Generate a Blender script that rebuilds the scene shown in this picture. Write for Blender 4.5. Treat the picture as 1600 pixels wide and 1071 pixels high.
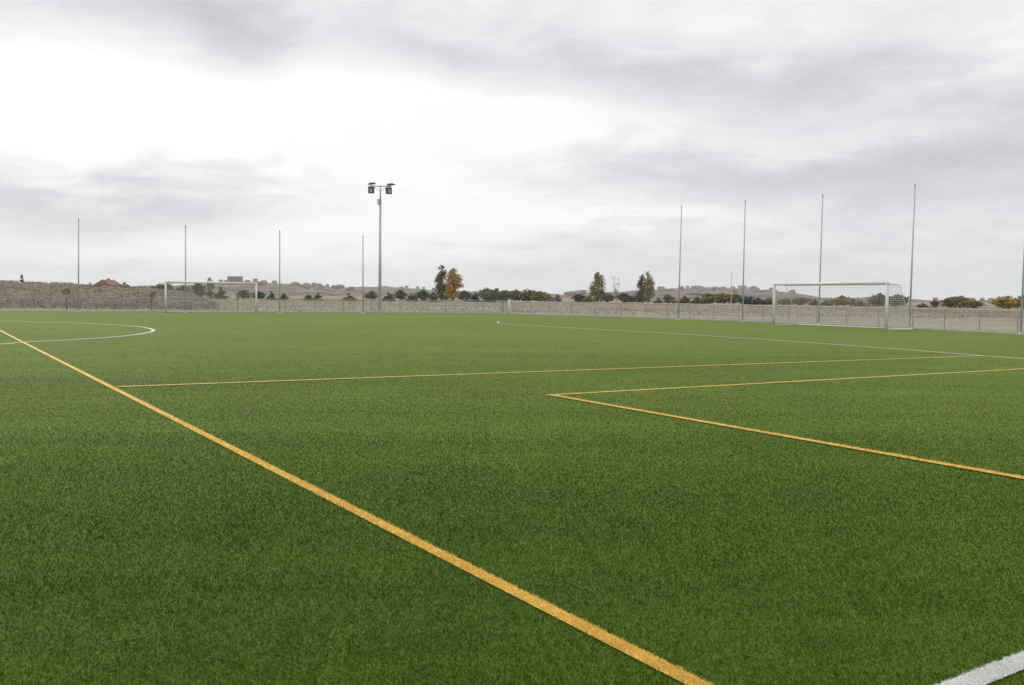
import bpy, math, random
import numpy as np
from mathutils import Matrix, Vector
random.seed(7); rng = np.random.default_rng(11)
for o in list(bpy.data.objects): bpy.data.objects.remove(o)
S = bpy.context.scene; C = S.collection

# ------------------------------------------------------------------ camera
F, EYE = 1570.0, 1.57                       # focal length in px of a 1600 px wide frame, eye height
PITCH, ROLL = math.radians(90-2.63), math.radians(0.6)
ROT = Matrix.Rotation(PITCH, 3, 'X') @ Matrix.Rotation(ROLL, 3, 'Z')
cd = bpy.data.cameras.new('camera'); cam = bpy.data.objects.new('camera', cd); C.objects.link(cam)
cd.sensor_width = 36; cd.lens = 36*F/1600; cd.clip_end = 8000; cd.clip_start = 0.1
cam.matrix_world = Matrix.Translation((0, 0, EYE)) @ ROT.to_4x4()
S.camera = cam

def ray(x, y): return ROT @ Vector(((x-800)/F, -(y-535.5)/F, -1))
def gp(x, y):                               # the ground point seen at a photo pixel
    d = ray(x, y); t = -EYE/d.z; return Vector((d.x*t, d.y*t))
def yh(x): return 455 + 0.0105*x
def at(px, depth):                          # world x at a depth along a bearing
    d = ray(px, yh(px)); return Vector((d.x*depth/d.y, depth))
def zat(px, py, depth):
    d = ray(px, py); return EYE + d.z*depth/d.y

# ------------------------------------------------------------------ world, sun, exposure
SUN_AZ, SUN_EL = math.radians(-28), math.radians(38)
w = bpy.data.worlds.new('World'); S.world = w; w.use_nodes = True
nt = w.node_tree; nt.nodes.clear()
def N(t, **k):
    n = nt.nodes.new(t)
    for a, b in k.items(): setattr(n, a, b)
    return n
def M(op, a, b=0.0, c=0.0):
    n = N('ShaderNodeMath', operation=op)
    for i, v in enumerate((a, b, c)):
        if isinstance(v, (int, float)): n.inputs[i].default_value = v
        else: nt.links.new(v, n.inputs[i])
    return n.outputs[0]
tc = N('ShaderNodeTexCoord'); sep = N('ShaderNodeSeparateXYZ'); nt.links.new(tc.outputs['Generated'], sep.inputs[0])
X, Y, Z = sep.outputs
az = M('ARCTAN2', X, Y); el = M('ARCSINE', Z)
# cloud deck: direction projected on a plane overhead
zc = M('ADD', M('MAXIMUM', Z, 0.0), 0.20)
cmb = N('ShaderNodeCombineXYZ')
nt.links.new(M('DIVIDE', X, zc), cmb.inputs[0]); nt.links.new(M('DIVIDE', Y, zc), cmb.inputs[1])
def noise(vec, scale, detail, rough=.5, dist=0.0, off=0.0):
    mp = N('ShaderNodeMapping'); mp.inputs['Location'].default_value = (off, off*.7, off*.3)
    nt.links.new(vec, mp.inputs[0])
    n = N('ShaderNodeTexNoise'); n.inputs['Scale'].default_value = scale; n.inputs['Detail'].default_value = detail
    n.inputs['Roughness'].default_value = rough; n.inputs['Distortion'].default_value = dist
    nt.links.new(mp.outputs[0], n.inputs['Vector']); return n.outputs[0]
n1 = noise(cmb.outputs[0], 0.9, 9, .56, .3, 3.1)
n2 = noise(cmb.outputs[0], 3.4, 9, .56, .35, 9.7)
n3 = noise(cmb.outputs[0], 0.8, 4, .5, 0, 17.)
n4 = noise(cmb.outputs[0], 0.8, 4, .5, 0, 31.)
azw = M('ADD', az, M('MULTIPLY', M('SUBTRACT', n3, .5), .26))
elw = M('ADD', el, M('MULTIPLY', M('SUBTRACT', n4, .5), .11))
azw = M('ADD', azw, M('MULTIPLY', M('SUBTRACT', n2, .5), .10))
elw = M('ADD', elw, M('MULTIPLY', M('SUBTRACT', n2, .5), .05))
blobs = [(120,170,200,60,.55),(300,205,260,60,.60),(560,200,240,55,.62),(760,185,180,32,.45),(950,200,200,26,.42),
         (1150,228,170,16,.22),(600,300,260,60,.32),(420,395,260,30,.20),(1060,362,200,14,.75),(300,370,300,16,.30),(760,330,140,26,.25),(380,135,60,42,-.40),(1290,300,300,26,-.12),(-100,160,260,90,.3),(200,20,380,34,-.42),(1480,50,220,40,.20),(1330,235,160,22,.16),(560,40,120,24,.12),(1010,330,200,20,.14),(300,345,200,18,.16),(760,40,300,40,-.06),
         (330,70,110,60,-.32),(60,275,200,40,-.62),(260,315,120,24,-.22),(680,85,50,26,-.16),(960,110,160,28,-.24),
         (1230,130,240,44,-.16),(1480,180,260,80,-.20),(860,245,170,30,-.22),(1250,285,330,50,-.30),(1500,330,220,50,-.12),
         (1000,420,300,26,-.10),(1150,20,400,40,.10),(900,20,500,40,.08),(1340,322,44,14,.22),(1000,310,60,14,.16)]
v = M('ADD', 0.545, M('MULTIPLY', M('SUBTRACT', n1, .5), .42))
v = M('ADD', v, M('MULTIPLY', M('SUBTRACT', n2, .5), .80))
n5 = noise(cmb.outputs[0], 9.0, 7, .6, .5, 5.5); v = M('ADD', v, M('MULTIPLY', M('SUBTRACT', n5, .5), .40))
for (bx, by, sx, sy, a) in blobs:
    d = ray(bx, by); A = math.atan2(d.x, d.y); E_ = math.atan2(d.z, math.hypot(d.x, d.y))
    q1 = M('DIVIDE', M('SUBTRACT', azw, A), sx/F); q2 = M('DIVIDE', M('SUBTRACT', elw, E_), sy/F)
    e = M('EXPONENT', M('MULTIPLY', M('ADD', M('MULTIPLY', q1, q1), M('MULTIPLY', q2, q2)), -.5))
    v = M('ADD', v, M('MULTIPLY', e, a*(.66 if a > .3 else 1)))
ramp = N('ShaderNodeValToRGB'); nt.links.new(v, ramp.inputs[0])
cr = ramp.color_ramp; cr.elements[0].position = 0.0; cr.elements[0].color = (.60,.602,.64,1)
cr.elements[1].position = 1.0; cr.elements[1].color = (1.06,1.06,1.03,1)
for p, c in ((.25,(.70,.702,.735,1)),(.5,(.825,.828,.84,1)),(.75,(.95,.95,.935,1))):
    e = cr.elements.new(p); e.color = c
# pale bluish air low over the land
low = M('MULTIPLY', M('EXPONENT', M('MULTIPLY', M('MAXIMUM', el, 0.0), -16.0)), .55)
mixl = N('ShaderNodeMix', data_type='RGBA'); nt.links.new(low, mixl.inputs['Factor'])
nt.links.new(ramp.outputs[0], mixl.inputs['A']); mixl.inputs['B'].default_value = (1.05,1.09,1.12,1)
cl = N('ShaderNodeBackground'); nt.links.new(mixl.outputs['Result'], cl.inputs[0]); cl.inputs[1].default_value = 1.0
sky = N('ShaderNodeTexSky', sky_type='NISHITA'); sky.sun_disc = False
sky.sun_elevation = SUN_EL; sky.sun_rotation = SUN_AZ
sk = N('ShaderNodeBackground'); nt.links.new(sky.outputs[0], sk.inputs[0]); sk.inputs[1].default_value = 0.08
ms = N('ShaderNodeMixShader'); ms.inputs[0].default_value = 0.93
nt.links.new(sk.outputs[0], ms.inputs[1]); nt.links.new(cl.outputs[0], ms.inputs[2])
wo = N('ShaderNodeOutputWorld'); nt.links.new(ms.outputs[0], wo.inputs[0])
sl = bpy.data.lights.new('sun', 'SUN'); sl.energy = 0.9; sl.angle = math.radians(14); sl.color = (1, .96, .9)
so = bpy.data.objects.new('sun', sl); C.objects.link(so); so.location = (-40, 60, 80)
so.rotation_euler = (-(math.pi/2-SUN_EL), 0, -SUN_AZ)
S.view_settings.view_transform = 'Standard'; S.view_settings.look = 'None'
S.view_settings.exposure = 0.0; S.view_settings.gamma = 1.0
S.cycles.max_bounces = 6; S.cycles.volume_bounces = 0

# ------------------------------------------------------------------ materials
def mat(name, build, rough=.8, spec=.3, metal=0.0):
    m = bpy.data.materials.new(name); m.use_nodes = True
    t = m.node_tree; b = t.nodes['Principled BSDF']
    b.inputs['Roughness'].default_value = rough; b.inputs['Specular IOR Level'].default_value = spec
    b.inputs['Metallic'].default_value = metal
    build(t, b); return m
def tnoise(t, scale, detail=4, rough=.55, coord='Object', stretch=None, rot=0.0):
    c = t.nodes.new('ShaderNodeTexCoord'); n = t.nodes.new('ShaderNodeTexNoise')
    n.inputs['Scale'].default_value = scale; n.inputs['Detail'].default_value = detail; n.inputs['Roughness'].default_value = rough
    src = c.outputs[coord]
    if stretch or rot:
        mp = t.nodes.new('ShaderNodeMapping'); mp.inputs['Rotation'].default_value = (0, 0, rot)
        if stretch: mp.inputs['Scale'].default_value = stretch
        t.links.new(src, mp.inputs[0]); src = mp.outputs[0]
    t.links.new(src, n.inputs['Vector']); return n.outputs[0]
def tramp(t, fac, stops):
    r = t.nodes.new('ShaderNodeValToRGB'); t.links.new(fac, r.inputs[0]); e = r.color_ramp.elements
    e[0].position, e[0].color = stops[0][0], (*stops[0][1], 1)
    e[1].position, e[1].color = stops[-1][0], (*stops[-1][1], 1)
    for p, c in stops[1:-1]: x = e.new(p); x.color = (*c, 1)
    return r.outputs[0]
def tmix(t, a, b, fac, mode='MIX'):
    n = t.nodes.new('ShaderNodeMix'); n.data_type = 'RGBA'; n.blend_type = mode
    for k, s in (('A', a), ('B', b), ('Factor', fac)):
        if isinstance(s, (int, float)): n.inputs[k].default_value = s
        elif isinstance(s, tuple): n.inputs[k].default_value = (*s, 1)
        else: t.links.new(s, n.inputs[k])
    return n.outputs['Result']
def simple(name, c1, c2, scale=3.0, rough=.7, spec=.3, metal=0.0, bump=0.0):
    def b(t, p):
        n = tnoise(t, scale, 5)
        t.links.new(tramp(t, n, [(.3, c1), (.7, c2)]), p.inputs['Base Color'])
        if bump:
            bn = t.nodes.new('ShaderNodeBump'); bn.inputs['Strength'].default_value = bump; bn.inputs['Distance'].default_value = .02
            t.links.new(n, bn.inputs['Height']); t.links.new(bn.outputs[0], p.inputs['Normal'])
    return mat(name, b, rough, spec, metal)
ANG_A = math.radians(-60.3)                 # bearing of the long yellow line
def tone(t):                                 # brushed streaks, 4 m rolls and patches, in the turf itself
    a = tramp(t, tnoise(t, 1.0, 4, .6, stretch=(.05, .8, 1), rot=-ANG_A), [(.35, (.80,.82,.80)), (.65, (1.17,1.15,1.2))])
    b = tramp(t, tnoise(t, .16, 5, .6), [(.32, (.87,.91,.86)), (.5, (1,1,1)), (.70, (1.14,1.10,1.22))])
    c = tramp(t, tnoise(t, .9, 5, .65, stretch=(1, .35, 1), rot=.5), [(.35, (.90,.91,.90)), (.68, (1.12,1.10,1.14))])
    tc_ = t.nodes.new('ShaderNodeTexCoord'); mp = t.nodes.new('ShaderNodeMapping'); mp.inputs['Rotation'].default_value = (0, 0, -math.radians(31.5))
    t.links.new(tc_.outputs['Object'], mp.inputs[0]); sp = t.nodes.new('ShaderNodeSeparateXYZ'); t.links.new(mp.outputs[0], sp.inputs[0])
    def mm(op, x, y=0.0):
        n = t.nodes.new('ShaderNodeMath'); n.operation = op
        for i, v_ in enumerate((x, y)):
            if isinstance(v_, (int, float)): n.inputs[i].default_value = v_
            else: t.links.new(v_, n.inputs[i])
        return n.outputs[0]
    k = mm('FLOOR', mm('DIVIDE', sp.outputs[1], 4.0)); wn = t.nodes.new('ShaderNodeTexWhiteNoise'); wn.noise_dimensions = '1D'; t.links.new(k, wn.inputs['W'])
    st = tramp(t, wn.outputs['Value'], [(0, (.94,.95,.93)), (1, (1.06,1.05,1.08))])
    seam = tramp(t, mm('FRACT', mm('DIVIDE', sp.outputs[1], 4.0)), [(0, (.86,.88,.85)), (.012, (1,1,1)), (1, (1,1,1))])
    return tmix(t, tmix(t, tmix(t, a, b, 1.0, 'MULTIPLY'), tmix(t, c, st, 1.0, 'MULTIPLY'), 1.0, 'MULTIPLY'), seam, 1.0, 'MULTIPLY')
def turf_b(t, p):
    big = tramp(t, tnoise(t, .09, 3, .6), [(.32, (.060,.118,.013)), (.5, (.073,.132,.013)), (.7, (.086,.144,.015))])
    fine = tramp(t, tnoise(t, 42, 5, .75), [(.36, (.62,.65,.62)), (.5, (1,1,1)), (.66, (1.4,1.35,1.45))])
    med = tramp(t, tnoise(t, 2.2, 6, .7), [(.3, (.80,.84,.80)), (.7, (1.20,1.17,1.25))])
    c = tmix(t, big, tone(t), 1.0, 'MULTIPLY'); c = tmix(t, c, fine, .85, 'MULTIPLY'); c = tmix(t, c, med, .8, 'MULTIPLY')
    t.links.new(c, p.inputs['Base Color'])
    bn = t.nodes.new('ShaderNodeBump'); bn.inputs['Strength'].default_value = .6; bn.inputs['Distance'].default_value = .015
    t.links.new(tnoise(t, 60, 3, .7), bn.inputs['Height']); t.links.new(bn.outputs[0], p.inputs['Normal'])
TURF = mat('turf', turf_b, .7, .05)
def sheen(m, w_, c, ro):
    b = m.node_tree.nodes['Principled BSDF']; b.inputs['Sheen Weight'].default_value = w_; b.inputs['Sheen Roughness'].default_value = ro; b.inputs['Sheen Tint'].default_value = (*c, 1)
sheen(TURF, .36, (.60,.68,.16), .45)
def island(name, stops, rough=.6, spec=.3, var=.35, scale=.4, sheen=0.0):
    def b(t, p):
        g = t.nodes.new('ShaderNodeNewGeometry')
        c = tramp(t, g.outputs['Random Per Island'], stops)
        n = tramp(t, tnoise(t, scale, 4), [(.3, (1-var,)*3), (.7, (1+var,)*3)])
        if name == 'turf_blades': n = tone(t)
        t.links.new(tmix(t, c, n, 1.0, 'MULTIPLY'), p.inputs['Base Color'])
    return mat(name, b, rough, spec)
BLADE = island('turf_blades', [(0, (.056,.112,.010)), (.5, (.074,.152,.011)), (.90, (.090,.174,.015)), (.98, (.18,.26,.06)), (1, (.26,.34,.12))], .6, .05, .22, .35)
YBLADE = island('yellow_blades', [(0, (.78,.48,.07)), (.5, (.95,.66,.15)), (1, (1.0,.84,.32))], .5, .2, .08, 2)
WBLADE = island('white_blades', [(0, (.78,.79,.76)), (.5, (.90,.91,.88)), (1, (.96,.96,.94))], .5, .35, .08, 2)
YLINE = simple('yellow_line', (.80,.57,.13), (.94,.72,.20), 30, .6, .3, bump=.4)
WLINE = simple('white_line', (.66,.69,.60), (.86,.88,.80), 30, .6, .3, bump=.4)
def field_b(t, p):
    a = tramp(t, tnoise(t, .05, 6, .62), [(.3, (.29,.235,.175)), (.5, (.40,.335,.26)), (.72, (.50,.435,.33))])
    b = tramp(t, tnoise(t, .9, 6, .7), [(.3, (.72,.72,.72)), (.7, (1.25,1.25,1.2))])
    g = tramp(t, tnoise(t, .022, 5, .6), [(.50, (0,0,0)), (.66, (1,1,1))])
    c = tmix(t, a, (.16,.175,.085), g); c = tmix(t, c, b, .9, 'MULTIPLY'); t.links.new(c, p.inputs['Base Color'])
FIELD = mat('dry_field', field_b, .95, .1)
def bank_b(t, p):
    a = tramp(t, tnoise(t, .35, 6, .65), [(.3, (.19,.152,.115)), (.5, (.265,.215,.165)), (.72, (.34,.285,.22))])
    g = tramp(t, tnoise(t, .6, 5, .7), [(.52, (0,0,0)), (.62, (1,1,1))])
    c = tmix(t, a, (.11,.10,.065), g); t.links.new(c, p.inputs['Base Color'])
BANK = mat('brown_earth', bank_b, .95, .1)
def hill_b(t, p):
    a = tramp(t, tnoise(t, .006, 5, .6), [(.34, (.15,.135,.115)), (.5, (.28,.215,.17)), (.68, (.37,.29,.23))])
    g = tramp(t, tnoise(t, .028, 4, .65, stretch=(1, .35, 1)), [(.53, (0,0,0)), (.60, (1,1,1))])
    c = tmix(t, a, (.055,.065,.04), g); t.links.new(c, p.inputs['Base Color'])
HILL = mat('hillside', hill_b, .95, .1)
KERB = simple('kerb_concrete', (.50,.49,.44), (.68,.67,.61), 1.5, .85, .2)
GALV = simple('galvanised_steel', (.36,.37,.39), (.50,.51,.53), 2.0, .5, .5, .35)
POLE = simple('grey_pole_paint', (.56,.58,.62), (.68,.70,.74), .8, .5, .4, .2)
WIRE = simple('galvanised_wire', (.34,.33,.33), (.48,.47,.46), 2.0, .6, .4, .2)
WHITE = simple('white_goal_paint', (.82,.82,.80), (.90,.90,.88), 1.5, .4, .45)
NET = simple('white_net_cord', (.62,.62,.58), (.76,.76,.72), 2, .8, .2)
DARKM = simple('dark_housing', (.07,.072,.07), (.11,.112,.108), 2, .5, .4)
LENS = simple('lamp_glass', (.30,.32,.32), (.42,.44,.44), 2, .15, .6)
BARK = simple('bark', (.09,.07,.05), (.16,.13,.10), 4, .9, .1)
PALEBARK = simple('pale_bark', (.20,.19,.17), (.32,.30,.27), 4, .9, .1)
ROOF = simple('roof_tiles', (.27,.15,.115), (.36,.21,.165), .8, .85, .2)
ROOFB = simple('brown_roof_tiles', (.20,.13,.10), (.28,.19,.15), .8, .85, .2)
WALLS = [simple('cream_wall', (.50,.43,.34), (.60,.52,.42), .3, .9, .2), simple('pale_wall', (.56,.54,.50), (.66,.63,.58), .3, .9, .2),
         simple('pink_brick_wall', (.34,.21,.17), (.43,.28,.23), .3, .9, .2), simple('brown_wall', (.22,.17,.145), (.29,.23,.19), .3, .9, .2)]
GLASS = simple('dark_window', (.04,.045,.05), (.08,.085,.09), 1, .2, .6)
def leafm(name, a, b, c): return island(name, [(0, a), (.5, b), (1, c)], .7, .2, .25, .5)
L_DARK = leafm('dark_leaves', (0.075,0.094,0.045), (0.125,0.148,0.068), (0.19,0.21,0.10))
L_POP = leafm('poplar_leaves', (.085,.095,.032), (.145,.150,.055), (.23,.215,.085))
L_GOLD = leafm('golden_leaves', (0.268,0.177,0.034), (0.451,0.317,0.067), (0.610,0.464,0.134))
L_YG = leafm('yellow_green_leaves', (0.159,0.146,0.046), (0.268,0.244,0.083), (0.403,0.366,0.146))
L_OLIVE = leafm('olive_leaves', (0.128,0.120,0.049), (0.220,0.195,0.085), (0.342,0.299,0.134))
L_GREY = leafm('grey_green_leaves', (0.122,0.132,0.100), (0.189,0.201,0.159), (0.281,0.287,0.232))
L_BROWN = leafm('brown_leaves', (0.116,0.076,0.039), (0.183,0.128,0.067), (0.268,0.195,0.104))
L_BLUE = leafm('blue_green_leaves', (0.043,0.071,0.055), (0.079,0.112,0.088), (0.122,0.159,0.128))

# ------------------------------------------------------------------ mesh helpers
def mesh_obj(name, V, Fc, m, parent=None, smooth=False):
    me = bpy.data.meshes.new(name); me.from_pydata([tuple(v) for v in V], [], Fc); me.update()
    if isinstance(m, (list, tuple)):
        for q in m: me.materials.append(q)
    else: me.materials.append(m)
    if smooth:
        for p in me.polygons: p.use_smooth = True
    o = bpy.data.objects.new(name, me); C.objects.link(o)
    if parent: o.parent = parent
    return o
def np_mesh(name, V, n, m, parent=None, mat_idx=None):      # V: (faces*n, 3), every face has its own n vertices
    me = bpy.data.meshes.new(name); nv = len(V); nf = nv//n
    me.vertices.add(nv); me.vertices.foreach_set('co', np.asarray(V, np.float32).ravel())
    me.loops.add(nv); me.loops.foreach_set('vertex_index', np.arange(nv, dtype=np.int32))
    me.polygons.add(nf); me.polygons.foreach_set('loop_start', np.arange(0, nv, n, dtype=np.int32))
    mm = m if isinstance(m, (list, tuple)) else [m]
    for q in mm: me.materials.append(q)
    if mat_idx is not None: me.polygons.foreach_set('material_index', np.asarray(mat_idx, np.int32))
    me.update(calc_edges=True)
    o = bpy.data.objects.new(name, me); C.objects.link(o)
    if parent: o.parent = parent
    return o
class MB:
    def __init__(s): s.V = []; s.F = []
    def box(s, c, d, rz=0.0, taper=1.0):
        k = len(s.V); cz, sn = math.cos(rz), math.sin(rz)
        for z in (-1, 1):
            t = taper if z > 0 else 1.0
            for x, y in ((-1,-1),(1,-1),(1,1),(-1,1)):
                a, b = x*d[0]/2*t, y*d[1]/2*t
                s.V.append((c[0]+a*cz-b*sn, c[1]+a*sn+b*cz, c[2]+z*d[2]/2))
        for f in ((3,2,1,0),(4,5,6,7),(0,1,5,4),(1,2,6,5),(2,3,7,6),(3,0,4,7)): s.F.append(tuple(k+i for i in f))
        return s
    def tube(s, a, b, r0, r1=None, n=8, cap=True):
        r1 = r0 if r1 is None else r1
        a, b = Vector(a), Vector(b); d = (b-a).normalized()
        u = d.orthogonal().normalized(); w_ = d.cross(u); k = len(s.V)
        for p, r in ((a, r0), (b, r1)):
            for i in range(n):
                t = 2*math.pi*i/n; s.V.append(tuple(p + u*(r*math.cos(t)) + w_*(r*math.sin(t))))
        for i in range(n): j = (i+1) % n; s.F.append((k+i, k+j, k+n+j, k+n+i))
        if cap: s.F.append(tuple(k+i for i in range(n))[::-1]); s.F.append(tuple(k+n+i for i in range(n)))
        return s
    def build(s, name, m, parent=None, smooth=False): return mesh_obj(name, s.V, s.F, m, parent, smooth)
def tag(o, label=None, cat=None, group=None, kind=None):
    for k, v_ in (('label', label), ('category', cat), ('group', group), ('kind', kind)):
        if v_: o[k] = v_
    return o
def empty(name, loc, rz=0.0, label=None, cat=None, group=None):
    o = bpy.data.objects.new(name, None); C.objects.link(o); o.location = loc; o.rotation_euler = (0, 0, rz); o.empty_display_size = .2
    return tag(o, label, cat, group)
def copy_tree(o, parent=None):
    c = o.copy(); C.objects.link(c); c.parent = parent
    for ch in [x for x in bpy.data.objects if x.parent == o]: copy_tree(ch, c)
    return c

# ------------------------------------------------------------------ ground, turf, hills
def disc(name, R_, z, m, n=96):
    rings = [0.0, 40, 160, 600, R_]; V = [(0, 0, z)]; Fc = []
    for r in rings[1:]:
        for i in range(n): V.append((r*math.cos(2*math.pi*i/n), r*math.sin(2*math.pi*i/n), z))
    for i in range(n): Fc.append((0, 1+i, 1+(i+1) % n))
    for k in range(len(rings)-2):
        a = 1+k*n; b = a+n
        for i in range(n): j = (i+1) % n; Fc.append((a+i, b+i, b+j, a+j))
    return mesh_obj(name, V, Fc, m)
tag(disc('ground', 2700, -0.03, FIELD), kind='structure')

fenceL = [gp(-260, 486.2), gp(0, 487), gp(600, 489), gp(772, 490.3)]
fenceR = [gp(772, 490.3), gp(870, 493.6), gp(1000, 497), gp(1160, 503), gp(1421, 514), gp(1600, 523), gp(1800, 534)]
cornerP = fenceL[-1]
turf_poly = [(-70, -14)] + [tuple(p) for p in fenceL[:1]] + [tuple(p) for p in fenceL[1:]] + [tuple(p) for p in fenceR[1:]]
e = fenceR[-1] + (fenceR[-1]-fenceR[-2]).normalized()*34
turf_poly += [tuple(e), (52, -14)]
mesh_obj('turf', [(x, y, 0.0) for x, y in turf_poly], [tuple(range(len(turf_poly)))[::-1]], TURF)['kind'] = 'structure'

SKY = [(-400,440),(-150,446),(0,452),(120,450),(200,448),(240,447),(300,446),(330,445),(352,442),(380,440.5),(405,441.5),(430,443),(460,446.5),
       (500,447.5),(530,450.5),(556,449),(600,448.5),(640,451),(680,454),(720,456),(760,456),(800,455),(850,459),(880,461),(905,458),
       (950,457),(1000,455),(1050,451.5),(1100,450.5),(1150,451.5),(1200,454),(1240,459),(1280,465),(1320,467),(1345,465),(1385,463),
       (1410,467),(1440,469),(1480,470.5),(1520,471),(1560,471),(1600,470),(1800,466),(2100,462)]
def ridge(az_):                              # ridge height above the plain by bearing, ridge ring at 2350 m
    if abs(az_) < 0.9:
        px = 800 + F*math.tan(az_)
        if -400 <= px <= 2100:
            for (a, b), (c, d) in zip(SKY, SKY[1:]):
                if a <= px <= c:
                    ys = b + (d-b)*(px-a)/(c-a)
                    return max(3.0, EYE + 2350*math.cos(az_)*0 + 2350*(yh(px)-ys)/math.hypot(F, px-800))
    return 20 + 8*math.sin(az_*5+1) + 5*math.sin(az_*13)
def sst(t): t = max(0., min(1., t)); return t*t*(3-2*t)
def hill_h(az_, r): 
    return -0.6 + (ridge(az_)+0.6)*sst((r-800)/1550)
def hills():
    azs = [math.pi*i/90 for i in range(-90, -24)] ; azs = [a for a in azs if a < -.85]
    azs += list(np.linspace(-.85, .85, 420)) + [ -a for a in azs[::-1]]
    rs = [780, 1000, 1200, 1400, 1600, 1800, 2000, 2200, 2350, 2500, 2680]; V = []; Fc = []
    for a in azs:
        for r in rs:
            if r <= 2350:
                h = hill_h(a, r) + (0.9*math.sin(a*140+r*.01)*math.sin(a*61+r*.02) + .5*math.sin(a*333))*min(1, (r-780)/800) * (0.7 if r == 2350 else 1)
            else: h = (ridge(a))*(1-(r-2350)/330) - .6
            V.append((r*math.sin(a), r*math.cos(a), h))
    n = len(rs)
    for i in range(len(azs)-1):
        for j in range(n-1): k = i*n+j; Fc.append((k, k+n, k+n+1, k+1))
    return mesh_obj('hills', V, Fc, HILL, smooth=True)
tag(hills(), kind='structure')

# earth bank beyond the fence, left
CR = [(-500,441),(-100,439),(0,439.5),(30,440.5),(60,442),(110,443),(135,447),(200,449),(232,450),(262,453),(300,458),(340,461)]
def crest(px):
    for (a, b), (c, d) in zip(CR, CR[1:]):
        if a <= px <= c: return b + (d-b)*(px-a)/(c-a)
    return CR[-1][1]
def bank():
    V = []; Fc = []; pxs = np.arange(-500, 341, 4.0); prof = [(90, -.02), (100, .02), (112, .06), (124, .18), (130, .42), (138, .70), (146, .90), (152, 1.0), (162, .98), (176, .7), (196, -.1)]
    for i, px in enumerate(pxs):
        hz = zat(px, crest(px), 152) * (1 if px < 300 else (340-px)/40)
        for (dp, k) in prof:
            q = at(px, dp); V.append((q.x, q.y, hz*k - .03 + (0.10*random.uniform(-1, 1) + .12*math.sin(px*.11+dp) if k > 0 else 0)))
    n = len(prof)
    for i in range(len(pxs)-1):
        for j in range(n-1): a = i*n+j; Fc.append((a, a+n, a+n+1, a+1))
    return mesh_obj('embankment', V, Fc, BANK, smooth=True)
tag(bank(), kind='structure')

# ------------------------------------------------------------------ pitch markings
def strip(pts, wd, ctr=True):                # offset polyline
    L = []; R_ = []
    for i, p in enumerate(pts):
        d = (pts[min(i+1, len(pts)-1)] - pts[max(i-1, 0)]).normalized(); nrm = Vector((-d.y, d.x))
        L.append(p + nrm*wd/2); R_.append(p - nrm*wd/2)
    return L, R_
def ext(a, b, ea, eb):
    d = (b-a).normalized(); return a - d*ea, b + d*eb
def resample(a, b, n): return [a.lerp(b, i/n) for i in range(n+1)]
LINES = []                                   # (object name, points, width, colour, z)
a, b = ext(gp(0, 517), gp(1082, 1068), 40, 6);      LINES.append(('yellow_pitch_line', resample(a, b, 60), .088, 'y', .008))
a, b = gp(183, 605.5), gp(1540, 556.5);             LINES.append(('yellow_pitch_line', resample(a, b, 10), .105, 'y', .012))
a, b = ext(gp(860, 618), gp(1600, 577), .06, 12);    LINES.append(('yellow_pitch_line', resample(a, b, 10), .105, 'y', .008))
a, b = ext(gp(860, 618), gp(1600, 749), .0, 8);      LINES.append(('yellow_pitch_line', resample(a, b, 10), .105, 'y', .012))
wl = [gp(779, 506.4), gp(1035, 520.5), gp(1200, 531), gp(1400, 545.5), gp(1600, 561)]
wl.append(wl[-1] + (wl[-1]-wl[-2]).normalized()*14)
LINES.append(('white_pitch_line', wl, .12, 'w', .004))
a, b = gp(-120, 490), gp(555, 492.2)
LINES.append(('white_pitch_line', [a, gp(258, 490.2), gp(401, 491.0), b], .10, 'w', .012))
arc = [(0,538),(45,534.5),(101,531.8),(138,529.6),(185,526.2),(222,521.6),(240,517),(229,512.6),(204,509.6),(169,507.3),(118,505),(50,503),(0,502)]
arc = [(-330,553),(-200,548),(-90,543)] + arc + [(-100,500.5),(-260,499.5)]
ap = [gp(*q) for q in arc]
sm = []
for i in range(len(ap)-1):                   # Catmull-Rom
    p0, p1, p2, p3 = ap[max(i-1,0)], ap[i], ap[i+1], ap[min(i+2,len(ap)-1)]
    for k in range(8):
        t = k/8; sm.append(.5*((2*p1)+(p2-p0)*t+(2*p0-5*p1+4*p2-p3)*t*t+(3*p1-p0-3*p2+p3)*t**3))
sm.append(ap[-1]); LINES.append(('white_circle_line', sm, .14, 'w', .004))
c1 = (gp(1469, 1071)+gp(1547, 1071))/2; c2 = (gp(1600, 1021)+gp(1600, 1048))/2
a, b = ext(c1, c2, 1.2, 3.0)
dn = (b-a).normalized(); wdt = abs((gp(1547, 1071)-gp(1469, 1071)).dot(Vector((-dn.y, dn.x))))
LINES.append(('white_pitch_line', resample(a, b, 8), wdt*.94, 'w', .008))

# turf blades in front of the camera (density falls with distance)
def blades(n, near=3.2, far=32.0):
    # density ~ 1/d^2 between near and far
    d = near*np.exp(rng.random(n)*math.log(far/near)); th = rng.uniform(-.66, .66, n)
    return d*np.sin(th), d*np.cos(th), d
def tri_blades(x, y, d, h0, w0, z0=0.0):
    n = len(x); yaw = rng.uniform(0, 2*math.pi, n); sc = np.clip(d/5, 1, 1.5)
    hh = h0*rng.uniform(.55, 1.2, n)*np.clip(sc, 1, 1.25); ww = w0*rng.uniform(.7, 1.3, n)*sc
    la = rng.uniform(0, 2*math.pi, n); ln = hh*rng.uniform(.2, 1.5, n)
    V = np.empty((n, 3, 3)); dx = np.cos(yaw)*ww/2; dy = np.sin(yaw)*ww/2
    V[:,0,0] = x-dx; V[:,0,1] = y-dy; V[:,0,2] = z0; V[:,1,0] = x+dx; V[:,1,1] = y+dy; V[:,1,2] = z0
    V[:,2,0] = x+np.cos(la)*ln; V[:,2,1] = y+np.sin(la)*ln; V[:,2,2] = z0+hh
    return V.reshape(-1, 3)
bx, by, bd = blades(1150000, 3.2, 46.0)
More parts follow.
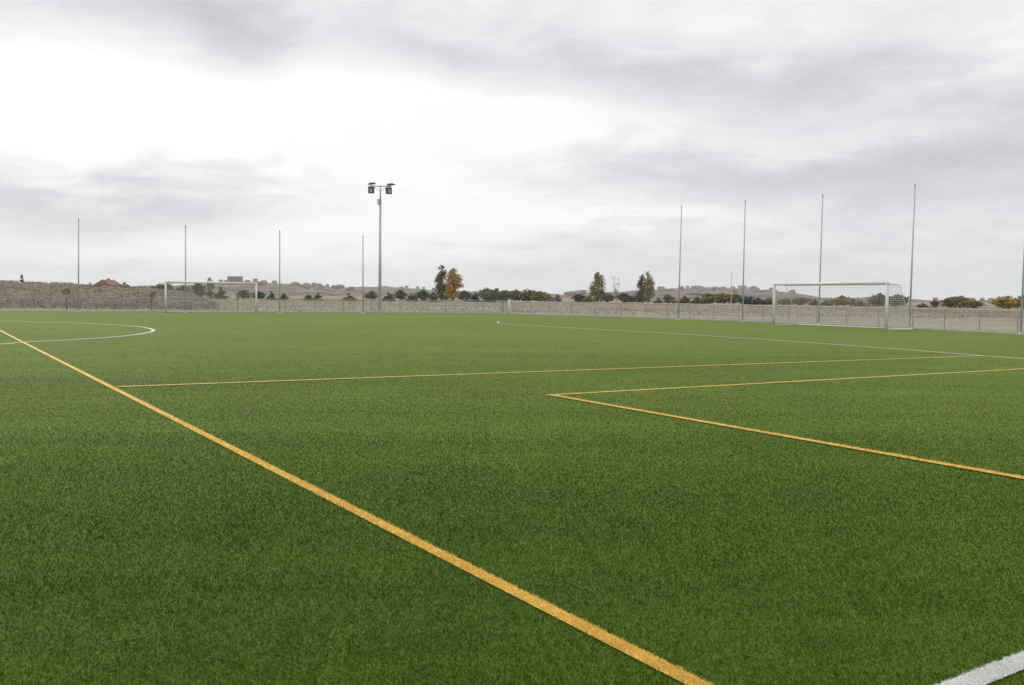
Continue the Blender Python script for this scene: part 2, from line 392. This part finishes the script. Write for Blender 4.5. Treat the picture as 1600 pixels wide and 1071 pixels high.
kp = rng.random(len(bd)) < np.clip((46-bd)/36, 0, 1); bx, by, bd = bx[kp], by[kp], bd[kp]
on = np.zeros(len(bx), int)                  # which marking a blade stands on
for k, (nm, pts, wd, col, z) in enumerate(LINES):
    for p, q in zip(pts, pts[1:]):
        if min(p.length, q.length) > 45 and (p.length+q.length)/2 > 60: continue
        dd = q-p; L2 = dd.length_squared
        t = ((bx-p.x)*dd.x + (by-p.y)*dd.y)/L2
        ds = np.abs((bx-p.x)*dd.y - (by-p.y)*dd.x)/math.sqrt(L2)
        on[(t >= 0) & (t <= 1) & (ds < wd/2)] = k+1
mk = on == 0
tag(np_mesh('turf_fibres', tri_blades(bx[mk], by[mk], bd[mk], .014, .0036), 3, BLADE),
    'short green artificial grass fibres of the pitch', 'grass', kind='stuff')
for k, (nm, pts, wd, col, z) in enumerate(LINES):
    L, R_ = strip(pts, wd); V = []; Fc = []
    for p, q in zip(L, R_): V += [(p.x, p.y, z), (q.x, q.y, z)]
    for i in range(len(pts)-1): Fc.append((2*i+1, 2*i+3, 2*i+2, 2*i))
    mm = [YLINE, YBLADE] if col == 'y' else [WLINE, WBLADE]
    sel = on == k+1; n = int(sel.sum())
    if n:                                    # its fibres, four per sample so the colour closes over
        rep = 3; xx = np.repeat(bx[sel], rep) + rng.normal(0, .005, n*rep); yy = np.repeat(by[sel], rep) + rng.normal(0, .005, n*rep)
        B = tri_blades(xx, yy, np.repeat(bd[sel], rep), .011, .0045, z)
        V2 = [tuple(v_) for v_ in B]; o = len(V); V += V2
        nf0 = len(Fc); Fc += [(o+3*i, o+3*i+1, o+3*i+2) for i in range(len(V2)//3)]
    ob = mesh_obj(nm, V, Fc, mm); ob['kind'] = 'structure'
    if n:
        mi = np.zeros(len(Fc), np.int32); mi[nf0:] = 1; ob.data.polygons.foreach_set('material_index', mi)

# ------------------------------------------------------------------ perimeter kerb and fences
def walk(pts, step):                         # points every `step` along a polyline with bearing
    out = []; rest = 0.0
    for p, q in zip(pts, pts[1:]):
        L = (q-p).length; d = (q-p)/L; t = rest
        while t < L: out.append((p+d*t, d)); t += step
        rest = t-L
    return out
def kerb(pts, label):
    V = []; Fc = []; L, R_ = strip(pts, .30)
    for p, q in zip(L, R_):
        V += [(p.x, p.y, -.03), (p.x, p.y, .10), (q.x, q.y, .10), (q.x, q.y, -.03)]
    for i in range(len(pts)-1):
        a = 4*i; b = a+4
        for s_ in range(3): Fc.append((a+s_, a+s_+1, b+s_+1, b+s_))
    Fc += [(3,2,1,0), (len(V)-4, len(V)-3, len(V)-2, len(V)-1)]
    return tag(mesh_obj('kerb', V, Fc, KERB), kind='structure')
kerb(fenceL, ''); 
kr = list(fenceR); dlt = (kr[1]-kr[0]).normalized()*.16; kr[0] = kr[0]+dlt; kerb(kr, '')
FH = 1.16
def fence(pts, label):
    root = empty('railing_fence', (pts[0].x, pts[0].y, 0), 0, label, 'fence'); o = pts[0]
    def loc(p, z): return (p.x-o.x, p.y-o.y, z)
    post0 = None
    for p, d in walk(pts, 2.5):
        if post0 is None:
            post0 = MB().tube((0,0,.10), (0,0,FH), .032, n=8).tube((0,0,FH), (0,0,FH+.03), .036, .012, n=8).build('post', GALV, root); ob = post0
        else:
            ob = post0.copy(); C.objects.link(ob); ob.parent = root
        ob.location = loc(p, 0)
    tr = MB(); br = MB()
    for p, q in zip(pts, pts[1:]):
        tr.tube(loc(p, FH-.03), loc(q, FH-.03), .026, n=6); br.tube(loc(p, .17), loc(q, .17), .014, n=6)
    tr.build('top_rail', GALV, root); br.build('bottom_rail', GALV, root)
    wm = MB()
    for p, q in zip(pts, pts[1:]):
        L = (q-p).length; d = (q-p)/L; h = FH-.22; n = int(L/.075)
        for i in range(n):
            s0 = L*i/n
            for sg in (1, -1):
                s1 = s0 + sg*h*.9
                s1c = max(0, min(L, s1)); k = abs(s1c-s0)/(h*.9)
                if k > .03: wm.tube(loc(p+d*s0, .18), loc(p+d*s1c, .18+h*k), .0030, n=3, cap=False)
    wm.build('wire_mesh', WIRE, root)
    return root
fence(fenceL, 'long galvanised mesh railing running behind the left goal and the floodlight mast')
fr = [p.copy() for p in fenceR]; fr[0] = fr[0] + (fr[1]-fr[0]).normalized()*.3
fence(fr, 'galvanised mesh railing receding behind the right goal along the far side')

# ------------------------------------------------------------------ tall ball-stop poles
def tall_pole(bx_, by_, tx, ty, r, label):
    p = gp(bx_, by_); zt = zat(tx, ty, p.y); d = ray(tx, ty); xt = d.x*p.y/d.y
    root = empty('tall_pole', (p.x, p.y, 0), 0, label, 'pole', 'tall ball stop poles round the pitch')
    ln = max(-.08, min(.08, xt-p.x))
    MB().tube((0,0,0), (ln,0,zt-.12), r, r*.72, 10).build('shaft', POLE, root, True)
    MB().box((0,0,.015), (.34,.34,.03)).tube((0,0,.03), (0,0,.10), r*1.5, r*1.2, 10).build('base_plate', POLE, root)
    MB().tube((ln,0,zt-.12), (ln,0,zt), r*.85, r*.5, 10).build('cap', GALV, root)
pos = [(122.5,488,124.5,342,'tall grey pole left of the left goal, beside the sapling'),
       (290,489,290,352,'tall grey pole standing just behind the left goal mouth'),
       (437,489.5,437,360,'tall grey pole right of the left goal, the next beyond its net'),
       (567.5,490,567,368,'slim tall grey pole just left of the floodlight mast'),
       (1060,500.3,1065.5,322,'tall grey pole farthest down the right railing, near the poplars'),
       (1160,503.5,1164.5,312,'tall grey pole left of the right goal, second from the corner'),
       (1279,508.5,1285.5,304,'tall grey pole seen through the mouth of the right goal'),
       (1421,514.5,1430,288,'tall grey pole just right of the right goal'),
       (1595,523,1606,276,'tall grey pole at the right edge of the photograph')]
for (a_, b_, c_, d_, lb) in pos: tall_pole(a_, b_, c_, d_, .062 if a_ < 1000 else .052, lb)

# ------------------------------------------------------------------ floodlight mast
p = gp(593.5, 488.6); zt = zat(592, 291, p.y); u = p.y/F     # u: metres per photo pixel there
root = empty('floodlight_mast', (p.x, p.y, 0), 0, 'tall floodlight mast with four lamps on a crossarm behind the railing', 'floodlight')
MB().box((0,0,.02), (.6,.6,.04)).tube((0,0,.04),(0,0,.3),.19,.15,12).build('base', GALV, root)
MB().tube((0,0,.05), (0,0,zt-1.6), .155, .10, 14).tube((0,0,zt-1.6), (0,0,zt+.05), .10, .055, 14).build('mast', POLE, root, True)
MB().box((-.13,-.14,zt-1.45), (.20,.22,.46)).box((-.13,-.14,zt-1.20), (.24,.26,.03)).build('control_box', POLE, root)
MB().tube((-1.0,0,zt), (.95,0,zt-.03), .045, n=8).tube((-.75,0,zt),(0,0,zt-.45),.02,n=6).tube((.75,0,zt-.02),(0,0,zt-.45),.02,n=6).build('crossarm', GALV, root)
def lamp(x, y, z, pitch, yaw):
    h = MB(); h.box((0,0,0), (.50,.26,.50), taper=1.0); h.box((0,.17,0), (.34,.12,.34)); h.box((0,-.01,.27),(.54,.30,.04))
    k = h.build('floodlight', DARKM, root); k.location = (x, y, z); k.rotation_euler = (pitch, 0, yaw)
    g = MB().box((0,-.135,-.05), (.20,.014,.34)).build('lens', LENS, k)
    b = MB().tube((-.27,0,0),(-.27,0,.38),.018,n=6).tube((.27,0,0),(.27,0,.38),.018,n=6).tube((-.27,0,.38),(.27,0,.38),.018,n=6).build('bracket', GALV, k)
lamp(-.80, -.10, zt-.40, math.radians(-8), math.radians(-4))
lamp(.76, -.10, zt-.45, math.radians(-10), math.radians(28))
for (x, z, pt, yw) in ((-.78, zt+.20, 66, 14), (.92, zt+.14, 68, 34)):
    h = MB(); h.box((0,0,0), (.66,.50,.09)); h.box((0,0,.075), (.40,.24,.06))
    k = h.build('floodlight', DARKM, root); k.location = (x, 0.05, z); k.rotation_euler = (math.radians(12), math.radians(-8 if x < 0 else -10), math.radians(yw))
    MB().box((0,0,-.05), (.50,.36,.012)).build('lens', LENS, k)
    MB().tube((0,0,-.05),(0,0,-.24),.02,n=6).build('bracket', GALV, k)

# ------------------------------------------------------------------ goals
def net_face(mb, A_, B_, C_, D_, nu, nv, r):  # quad A-B (bottom) C-D (top, D above A)
    for i in range(nu+1):
        t = i/nu; mb.tube(A_.lerp(B_, t), D_.lerp(C_, t), r, n=3, cap=False)
    for j in range(nv+1):
        t = j/nv; mb.tube(A_.lerp(D_, t), B_.lerp(C_, t), r, n=3, cap=False)
def goal(P, Q, hgt, r, side, label, depth=1.9):
    d = (Q-P); W_ = d.length; ang = math.atan2(d.y, d.x)
    root = empty('football_goal', (P.x, P.y, 0), ang, label, 'goal', 'white football goals with nets')
    s_ = side
    for x in (0, W_): MB().tube((x,0,0), (x,0,hgt), r, n=12).build('goalpost', WHITE, root, True)
    MB().tube((-r,0,hgt), (W_+r,0,hgt), r, n=12).build('crossbar', WHITE, root, True)
    for x in (0, W_):
        fr_ = MB().tube((x,0,hgt-.02), (x,s_*.9,hgt-.06), .017, n=6).tube((x,s_*.9,hgt-.06), (x,s_*depth,.04), .017, n=6).tube((x,0,.04), (x,s_*depth,.04), .02, n=6)
        fr_.build('side_frame', WHITE, root)
    MB().tube((0,s_*depth,.04), (W_,s_*depth,.04), .028, n=6).build('ground_bar', WHITE, root)
    nb = MB(); V3 = Vector; top = hgt-.08
    net_face(nb, V3((0,s_*depth,.05)), V3((W_,s_*depth,.05)), V3((W_,s_*.9,top)), V3((0,s_*.9,top)), 60, 20, .0055)
    net_face(nb, V3((0,s_*.9,top)), V3((W_,s_*.9,top)), V3((W_,s_*.03,hgt)), V3((0,s_*.03,hgt)), 60, 6, .0055)
    for x in (0, W_):
        for j in range(16):
            yy = s_*depth*j/16; zz = top if abs(yy) < .9 else top*(depth-abs(yy))/(depth-.9)
            nb.tube((x,yy,.04), (x,yy,zz), .0055, n=3, cap=False)
        for j in range(20):
            z = top*j/20; yy = s_*(depth - (depth-.9)*z/top); nb.tube((x,0,z), (x,yy,z), .0055, n=3, cap=False)
    nb.build('net', NET, root)
P_, Q_ = gp(259, 488.9), gp(400.5, 489.6)
goal(P_, Q_, 2.40, .078, 1, 'white football goal seen square on at the left, its net before the railing')
P_, Q_ = gp(1208.5, 508.3), gp(1384.5, 516.3)
goal(P_, Q_, 2.46, .078, 1, 'white football goal seen at an angle on the right, posts far apart')

p = gp(795.5, 492.6)
root = empty('gatepost', (p.x, p.y, 0), 0, 'stout whitish gatepost at the far corner where the two railings meet', 'post')
MB().tube((0,0,0), (0,0,1.32), .085, n=10).build('post', WHITE, root, True); MB().box((0,0,1.33), (.2,.2,.03)).build('cap', GALV, root)
# ball by the line
q = gp(778.5, 507.3)
def ball():
    V = []; Fc = []; n, m_ = 16, 10
    for j in range(m_+1):
        for i in range(n):
            a_ = math.pi*j/m_; b_ = 2*math.pi*i/n; V.append((.085*math.sin(a_)*math.cos(b_), .085*math.sin(a_)*math.sin(b_), .085-.085*math.cos(a_)))
    for j in range(m_):
        for i in range(n): Fc.append((j*n+i, j*n+(i+1)%n, (j+1)*n+(i+1)%n, (j+1)*n+i))
    o = mesh_obj('ball', V, Fc, WHITE, smooth=True); o.location = (q.x, q.y, .01); return o
tag(ball(), 'small white ball lying on the far touchline', 'ball')

# ------------------------------------------------------------------ trees and shrubs
def crown_pts(kind, H_, W_, n):
    out = np.empty((0, 3)); nc = {'poplar': 70, 'round': 44, 'bush': 30, 'cone': 26, 'sparse': 16, 'sapling': 9}[kind]
    cs = []
    for i in range(nc):
        t = rng.random()
        if kind == 'poplar': rr = W_/2*min(1, (t/.22+.3)**.5)*max(.03, 1-max(0, (t-.25)/.78)**2.6)**.8; z = H_*(.04+.92*t)
        elif kind == 'cone': rr = W_/2*(1-t)**.8; z = H_*(.05+.90*t)
        elif kind == 'sparse': rr = W_/2*(.35+.65*t); z = H_*(.35+.60*t)
        elif kind == 'sapling': rr = W_/2; z = H_*(.62+.34*t)
        elif kind == 'round': rr = W_/2*math.sqrt(max(.03, 1-abs(2*t-.9)**2.2)); z = H_*(.14+.82*t)
        else: t = t**1.5; rr = W_/2*max(.06, 1-t)**.6; z = H_*.95*t + .1
        a_ = rng.random()*2*math.pi; k = math.sqrt(rng.random())*.80
        cs.append((rr*k*math.cos(a_), rr*k*math.sin(a_), z, max(.035*W_, .06, .24*rr)))
    cs = np.array(cs); pick = rng.choice(nc, n, p=cs[:,3]**1.6/np.sum(cs[:,3]**1.6)); sg = cs[pick,3]
    nz = rng.normal(0, 1, (n, 3)); nz[:,0] *= sg; nz[:,1] *= sg; nz[:,2] *= np.minimum(sg*.9, .05*H_)
    P3 = cs[pick,:3] + nz; P3[:,2] = np.abs(P3[:,2]) + .03; return P3
def leaves(P3, s):
    n = len(P3); a_ = rng.normal(0, 1, (n, 3)); a_ /= np.linalg.norm(a_, axis=1)[:,None]
    b_ = rng.normal(0, 1, (n, 3)); b_ -= a_*(a_*b_).sum(1)[:,None]; b_ /= np.linalg.norm(b_, axis=1)[:,None]
    ss = s*rng.uniform(.6, 1.3, n)[:,None]; V = np.empty((n, 4, 3))
    V[:,0] = P3-a_*ss*.5-b_*ss*.35; V[:,1] = P3+a_*ss*.5-b_*ss*.2; V[:,2] = P3+a_*ss*.55+b_*ss*.35; V[:,3] = P3-a_*ss*.4+b_*ss*.3
    return V.reshape(-1, 3)
def tree(name, x, y, z, H_, W_, kind, lm, label, cat, group=None, n=900, s=None, bark=BARK):
    root = empty(name, (x, y, z-.03), 0, label, cat, group)
    if s is None: s = max(.16, W_*.07)
    crown = np_mesh('crown', leaves(crown_pts(kind, H_, W_, n), s), 4, lm, root)
    t = MB(); hb = H_*{'poplar': .9, 'cone': .9, 'round': .6, 'bush': .4, 'sparse': .55, 'sapling': .8}[kind]; r = max(.04, H_*.018)
    t.tube((0,0,0), (.02*H_*random.uniform(-1,1), 0, hb), r, r*.35, 7)
    for k in range(5 if kind != 'sparse' else 9):
        a_ = random.uniform(0, 6.28); z0 = hb*random.uniform(.3, .85); ln = W_*random.uniform(.25, .45)
        t.tube((0,0,z0), (ln*math.cos(a_), ln*math.sin(a_), min(H_*.96, z0+ln*(1.6 if kind in ('poplar','sparse') else .8))), r*.45, r*.12, 5)
    t.build('trunk', bark, root)
    return root
def far_tree(px, top, wpx, depth, kind, lm, label, cat='tree', name='tree', group='trees and shrubs beyond the far railings', n=700, z=0.0, **k):
    q_ = at(px, depth); ht = max(.8, zat(px, top, depth)-z); tree(name, q_.x, q_.y, z, ht, wpx*depth/F, kind, lm, label, cat, group, n, **k)
FT = far_tree
FT(691, 412, 24, 300, 'poplar', L_POP, 'dark green poplar, left and taller of the pair near the floodlight', name='poplar_tree', n=4200)
FT(708.5, 418, 28, 296, 'poplar', L_GOLD, 'golden yellow poplar right beside the dark green one', name='poplar_tree', n=4200)
FT(934, 423, 24, 300, 'poplar', L_YG, 'pale yellow green poplar standing left of the bare forked tree', name='poplar_tree', n=3600)
FT(963, 433, 17, 300, 'sparse', L_GREY, 'thin nearly bare forked tree between the right hand poplars', name='bare_tree', n=130, bark=PALEBARK)
FT(1003, 428, 20, 302, 'poplar', L_POP, 'dark green poplar, left one of the joined right pair', name='poplar_tree', n=3000)
FT(1013, 422, 20, 297, 'poplar', L_YG, 'yellow green poplar, right and taller one of the joined right pair', name='poplar_tree', n=3000)
B = [  # px, top, width, depth, kind, leaves, label
 (608,457,16,260,'bush',L_DARK,'dark low shrub nearest the right side of the floodlight mast'),
 (626,453,18,262,'round',L_DARK,'dark rounded shrub, highest between the mast and the poplars'),
 (643,459,16,262,'bush',L_DARK,'very low dark shrub midway between the mast and the poplars'),
 (661,454,20,260,'round',L_DARK,'dark bushy shrub left of the dark green poplar'),
 (677,457,16,258,'bush',L_DARK,'low dark shrub at the foot of the dark green poplar'),
 (726,454,17,260,'round',L_DARK,'dark round shrub just right of the golden poplar'),
 (743,459,18,262,'bush',L_BLUE,'low blue green shrub second right of the golden poplar'),
 (760,450,20,330,'round',L_GREY,'pale grey green tree, leftmost of the grey clump above the fence corner'),
 (776,451,20,332,'round',L_GREY,'pale grey green tree in the middle of the clump above the fence corner'),
 (792,452,18,330,'round',L_GREY,'pale grey green tree, rightmost of the grey clump above the fence corner'),
 (768,463,22,258,'bush',L_DARK,'dark undergrowth shrub below the left grey green tree'),
 (784,461,16,258,'bush',L_DARK,'dark undergrowth shrub behind the fence corner sapling'),
 (806,453,24,290,'round',L_OLIVE,'olive tree at the left end of the olive clump right of the fence corner'),
 (825,452,26,292,'round',L_OLIVE,'broad olive tree in the middle of the olive clump'),
 (843,455,24,288,'round',L_YG,'yellowish tree at the right end of the olive clump'),
 (858,460,16,286,'bush',L_YG,'small yellowish shrub tailing off the olive clump'),
 (871,458,12,280,'cone',L_GREY,'small pointed grey conifer left of the red slope houses'),
 (905,459,18,280,'round',L_BROWN,'brown autumn tree left of the pale yellow green poplar'),
 (920,463,18,276,'bush',L_OLIVE,'olive shrub at the left foot of the pale poplar'),
 (949,458,16,276,'round',L_DARK,'dark shrub at the right foot of the pale poplar'),
 (974,458,20,290,'round',L_BROWN,'brown tree below and right of the bare forked tree'),
 (989,461,16,276,'round',L_DARK,'dark shrub left of the joined poplar pair'),
 (1029,466,14,260,'bush',L_DARK,'small dark round shrub right of the joined poplar pair'),
 (1044,460,18,270,'round',L_OLIVE,'olive tree left of the farthest right hand pole'),
 (1070,464,24,300,'bush',L_BROWN,'brown scrub just right of the farthest right hand pole'),
 (1090,465,22,290,'bush',L_OLIVE,'low olive scrub on the flat before the hillside town'),
 (1108,459,24,280,'round',L_OLIVE,'olive tree left of the thin lamp pole on the hill'),
 (1130,458,26,282,'round',L_YG,'yellowish broad tree below the thin lamp pole'),
 (1148,460,20,280,'round',L_OLIVE,'olive tree between the lamp pole and the tall pole'),
 (1166,463,22,270,'round',L_BLUE,'blue green tree right behind the tall pole left of the goal'),
 (1186,465,22,272,'bush',L_BLUE,'low blue green shrub left of the right goal'),
 (1203,465,20,274,'bush',L_OLIVE,'olive shrub behind the left post of the right goal'),
 (1231,467,24,274,'round',L_GREY,'grey green shrub inside the left part of the right goal'),
 (1253,466,26,266,'round',L_OLIVE,'olive tree seen in the left half of the right goal mouth'),
 (1274,467,16,268,'cone',L_DARK,'dark pointed conifer touching the pole within the goal mouth'),
 (1291,469,18,270,'bush',L_DARK,'dark low shrub right of the pole within the goal mouth'),
 (1318,463,30,250,'round',L_YG,'yellow green tree in the middle right of the goal mouth'),
 (1345,471,26,246,'bush',L_OLIVE,'low olive scrub in the right part of the goal mouth'),
 (1374,459,28,250,'round',L_GREY,'tall grey green tree left of the right goalpost'),
 (1402,461,28,252,'round',L_GREY,'grey green tree between the right goalpost and the next pole'),
 (1441,474,14,230,'bush',L_BROWN,'small brown shrub right of the pole after the goal'),
 (1461,470,11,228,'round',L_DARK,'small very dark shrub between the goal and the right trees'),
 (1482,466,20,226,'round',L_OLIVE,'olive tree on the left of the autumn clump at right'),
 (1500,463,32,224,'round',L_YG,'broad yellow green tree in the autumn clump at right'),
 (1521,470,22,226,'round',L_OLIVE,'lower olive tree at the right end of the autumn clump'),
 (1575,463,34,220,'round',L_GOLD,'golden tree left of the pole at the right edge'),
 (1600,461,26,222,'round',L_DARK,'dark green tree at the right edge behind the pole'),
 (238,447,16,230,'round',L_OLIVE,'olive shrub left of the left goal above the sapling'),
 (250,443,22,232,'round',L_OLIVE,'green tree touching the left post of the left goal'),
 (264,438,13,236,'poplar',L_DARK,'taller dark green tree just over the left post of the left goal'),
 (286,446,22,260,'round',L_GREY,'grey green tree behind the pole in the left goal'),
 (309,441,22,262,'round',L_GREY,'grey green tree showing above the left goal crossbar'),
 (328,433,13,262,'poplar',L_DARK,'tallest dark tree above the left goal crossbar'),
 (345,450,22,262,'bush',L_OLIVE,'olive scrub inside the middle of the left goal'),
 (382,453,18,262,'round',L_DARK,'dark shrub left of the right post of the left goal'),
 (404,455,16,262,'round',L_BLUE,'blue green shrub right behind the right post of the left goal'),
 (424,456,14,262,'bush',L_DARK,'dark shrub just left of the pole after the left goal'),
 (444,459,14,262,'bush',L_DARK,'dark shrub just right of the pole after the left goal'),
 (482,461,16,262,'bush',L_DARK,'low dark shrub below the reddish town'),
 (497,460,14,262,'bush',L_BROWN,'low brown shrub below the right half of the reddish town'),
 (545,460,18,262,'bush',L_OLIVE,'olive shrub left of the slim pole by the mast'),
 (580,455,20,300,'round',L_GREY,'grey green tree between the slim pole and the mast')]
for (px, tp, wp, dp, kd, lm, lb) in B: FT(px, tp, wp*1.3, dp, kd, lm, lb, cat='tree' if kd != 'bush' else 'shrub', name='tree' if kd != 'bush' else 'shrub', n=1300)
# a pointed shrub on the bank and saplings along the railing
z0 = zat(34, 441, 152); FT(34.5, 429.5, 5.5, 152, 'cone', L_DARK, 'tiny dark pointed cypress on top of the brown bank at far left', name='cypress_tree', n=260, z=z0-.1, s=.14)
for (px, tp, lb) in ((104, 451.5, 'dark sapling left of the leftmost tall pole'), (237, 455, 'thin sapling just left of the left goal'),
                     (371, 458, 'thin sapling seen through the right part of the left goal'), (786, 455, 'thin dark sapling at the far corner of the railings')):
    p = gp(px, 487.6 + (px > 700)*1.6); p = p*1.012
    tree('sapling', p.x, p.y, 0.02, zat(px, tp, p.y), .62, 'sapling', L_DARK, lb, 'sapling', 'saplings planted behind the railing', 90, .09)
# rough vegetation tussocks on the bank (uncountable)
P3 = []
for i in range(6500):
    px = random.uniform(-480, 338); dp = random.uniform(93, 158); k = np.interp(dp, (90,100,112,124,130,138,146,152,162), (-.02,.02,.06,.18,.42,.70,.90,1,.98))
    q_ = at(px, dp); zz = zat(px, crest(px), 152)*k*(1 if px < 300 else (340-px)/40)
    P3 += [(q_.x+random.gauss(0,.25), q_.y+random.gauss(0,.25), zz+random.uniform(0,.16)) for _ in range(4)]
tag(np_mesh('scrub', leaves(np.array(P3), .13), 4, leafm('scrub_leaves', (.20,.16,.115), (.265,.215,.16), (.33,.28,.21))), 'dry brown scrub covering the earth bank at left', 'scrub', kind='stuff')
P3 = []
for i in range(15000):
    dp = random.uniform(92, 300); px = random.uniform(-100, 1750); q_ = at(px, dp)
    if dp < 165 and px < 330: continue
    P3 += [(q_.x+random.gauss(0,.4), q_.y+random.gauss(0,.4), random.uniform(-.02,.10)) for _ in range(3)]
DRY = leafm('dry_grass_leaves', (.34,.275,.205), (.42,.35,.265), (.51,.45,.34))
tag(np_mesh('dry_grass', leaves(np.array(P3), .13), 4, DRY), 'tufts of dry straw grass on the fields beyond the railings', 'grass', kind='stuff')

# ------------------------------------------------------------------ houses
def house(name, W_, D_, H_, R_, wall, roof, label, cat='house', group=None, flat=False, wins=3):
    root = empty(name, (0,0,0), 0, label, cat, group)
    MB().box((0,0,H_/2-.5), (W_, D_, H_+1)).build('wall', wall, root)
    if flat: MB().box((0,0,H_+.16), (W_+.4, D_+.4, .3)).build('roof', roof, root)
    else:
        o = .4; a_, b_ = W_/2+o, D_/2+o
        V = [(-a_,-b_,H_),(a_,-b_,H_),(a_,b_,H_),(-a_,b_,H_),(-a_*.98,0,H_+R_),(a_*.98,0,H_+R_)]
        mesh_obj('roof', V, [(0,1,5,4),(2,3,4,5),(3,0,4),(1,2,5),(3,2,1,0)], roof, root)
        MB().box((W_*.25, D_*.15, H_+R_*.8), (.7,.7,1.6)).build('chimney', wall, root)
    rows = 1 if H_ < 4.5 else int(H_//3)
    for j in range(rows):
        for i in range(wins):
            MB().box((-W_/2+W_*(i+.5)/wins, -D_/2-.03, 1.6+3*j), (1.2,.08,1.3)).build('window', GLASS, root)
    return root
# near left: red roofed house beyond the bank, white shed, brown block on the crest of the hill
q_ = at(169, 330); u = 330/F; z0 = 3.0
h = house('house', 5.6, 6, zat(169,446,330)-.0, (446-437.5)*u, WALLS[2], ROOF, 'house with pink walls and red gable roof beyond the brown bank'); h.location = (q_.x, q_.y, 0); h.rotation_euler.z = 1.32
q_ = at(189, 334); h = house('shed', 3.6, 5, zat(189,447.5,334), .7, WALLS[3], ROOFB, 'low brown outbuilding at the right side of the red roofed house', 'shed'); h.location = (q_.x, q_.y, 0)
q_ = at(151, 334); h = house('shed', 3.2, 5, zat(151,447.2,334), .4, WALLS[3], ROOFB, 'low dark outbuilding at the left side of the red roofed house', 'shed'); h.location = (q_.x, q_.y, 0)
q_ = at(136, 340); h = house('shed', 3.2, 4, zat(136,446.5,340), .4, WALLS[1], ROOFB, 'small whitish shed right of the leftmost tall pole', 'shed', wins=1); h.location = (q_.x, q_.y, 0)
D0 = 1900; q_ = at(367.5, D0); az0 = math.atan2(q_.x, q_.y); zb = hill_h(az0, q_.length)
h = house('apartment_block', 21*D0/F, 14, zat(367, 432.5, D0)-zb, 0, WALLS[3], ROOFB, 'brown flat topped block on the ridge above the left goal crossbar', 'building', flat=True, wins=6)
h.location = (q_.x, q_.y, zb)
protos = {}
def town(cells, group, where):
    for (px, t, vi, sc) in cells:
        if (vi, where) not in protos:
            spec = [(8.5, 8, 5.6, 2.2, WALLS[0], ROOF, 'cream house with red tiled roof'), (9, 8, 6, 2, WALLS[1], ROOFB, 'whitish house with brown roof'),
                    (8, 8, 5, 2.4, WALLS[2], ROOF, 'pink brick house with red roof'), (12, 9, 8.6, 0, WALLS[0], ROOFB, 'larger flat roofed cream block')][vi]
            r_ = house('house', *spec[:4], spec[4], spec[5], f'{spec[6]} {where}', 'house', group, flat=(vi == 3)); protos[(vi, where)] = r_
        else: r_ = copy_tree(protos[(vi, where)])
        r = 1000 + 1300*t; q0 = at(px, 1.0); A_ = math.atan2(q0.x, q0.y)
        r_.location = (r*math.sin(A_), r*math.cos(A_), hill_h(A_, r)-.5); r_.rotation_euler.z = -A_ + random.uniform(-.5, .5); r_.scale = (sc*.86,)*3
rr = random.Random(5)
town([(rr.uniform(345, 432), rr.uniform(.45, .93), rr.choice((0,1,2,2)), rr.uniform(.8, 1.1)) for _ in range(14)], 'houses behind the left goal', 'on the hill behind the left goal')
town([(rr.uniform(436, 556), rr.uniform(.35, .92), rr.choice((0,2,2,2,1)), rr.uniform(.8, 1.15)) for _ in range(26)], 'houses of the reddish town', 'in the reddish town right of the left goal')
town([(rr.uniform(872, 915), rr.uniform(.35, .95), rr.choice((0,2,2)), rr.uniform(.8, 1.05)) for _ in range(12)], 'houses on the reddish slope', 'on the reddish slope left of the pale poplar')
town([(rr.uniform(1030, 1245), rr.uniform(.35, .96), rr.choice((0,0,1,2,3)), rr.uniform(.75, 1.1)) for _ in range(30)], 'houses of the hillside town', 'on the pale hillside left of the right goal')
town([(rr.uniform(600, 690), rr.uniform(.5, .9), rr.choice((1,0)), .8) for _ in range(6)], 'houses right of the mast', 'on the bluish hill right of the floodlight mast')
town([(rr.uniform(1425, 1560), rr.uniform(.5, .95), rr.choice((2,0,2)), .85) for _ in range(8)], 'houses at the right', 'on the low mauve rise at right')
# thin lamp pole far beyond, left of the second tall pole
q_ = at(1142.5, 170); zt = zat(1142.5, 424, 170)
root = empty('lamp_pole', (q_.x, q_.y, -.03), 0, 'thin dark lamp pole rising from the olive trees left of a tall pole', 'lamp pole')
MB().tube((0,0,0), (0,0,zt-.3), .06, .04, 8).build('pole', POLE, root); MB().tube((0,0,zt-.3), (0,0,zt), .10, .05, 8).build('lamp_head', POLE, root)

# ------------------------------------------------------------------ haze
def haze(density=1.7e-4):
    m = bpy.data.materials.new('haze'); m.use_nodes = True; t = m.node_tree; t.nodes.clear()
    pv = t.nodes.new('ShaderNodeVolumePrincipled'); pv.inputs['Density'].default_value = density
    pv.inputs['Color'].default_value = (.90,.93,.97,1); pv.inputs['Anisotropy'].default_value = .2
    o = t.nodes.new('ShaderNodeOutputMaterial'); t.links.new(pv.outputs[0], o.inputs['Volume'])
    b = MB().box((0, 0, 33.0), (5500, 5500, 70.0)).build('haze', m); b['kind'] = 'stuff'; b['label'] = 'thin pale haze in the air over the fields'; b['category'] = 'haze'
haze()
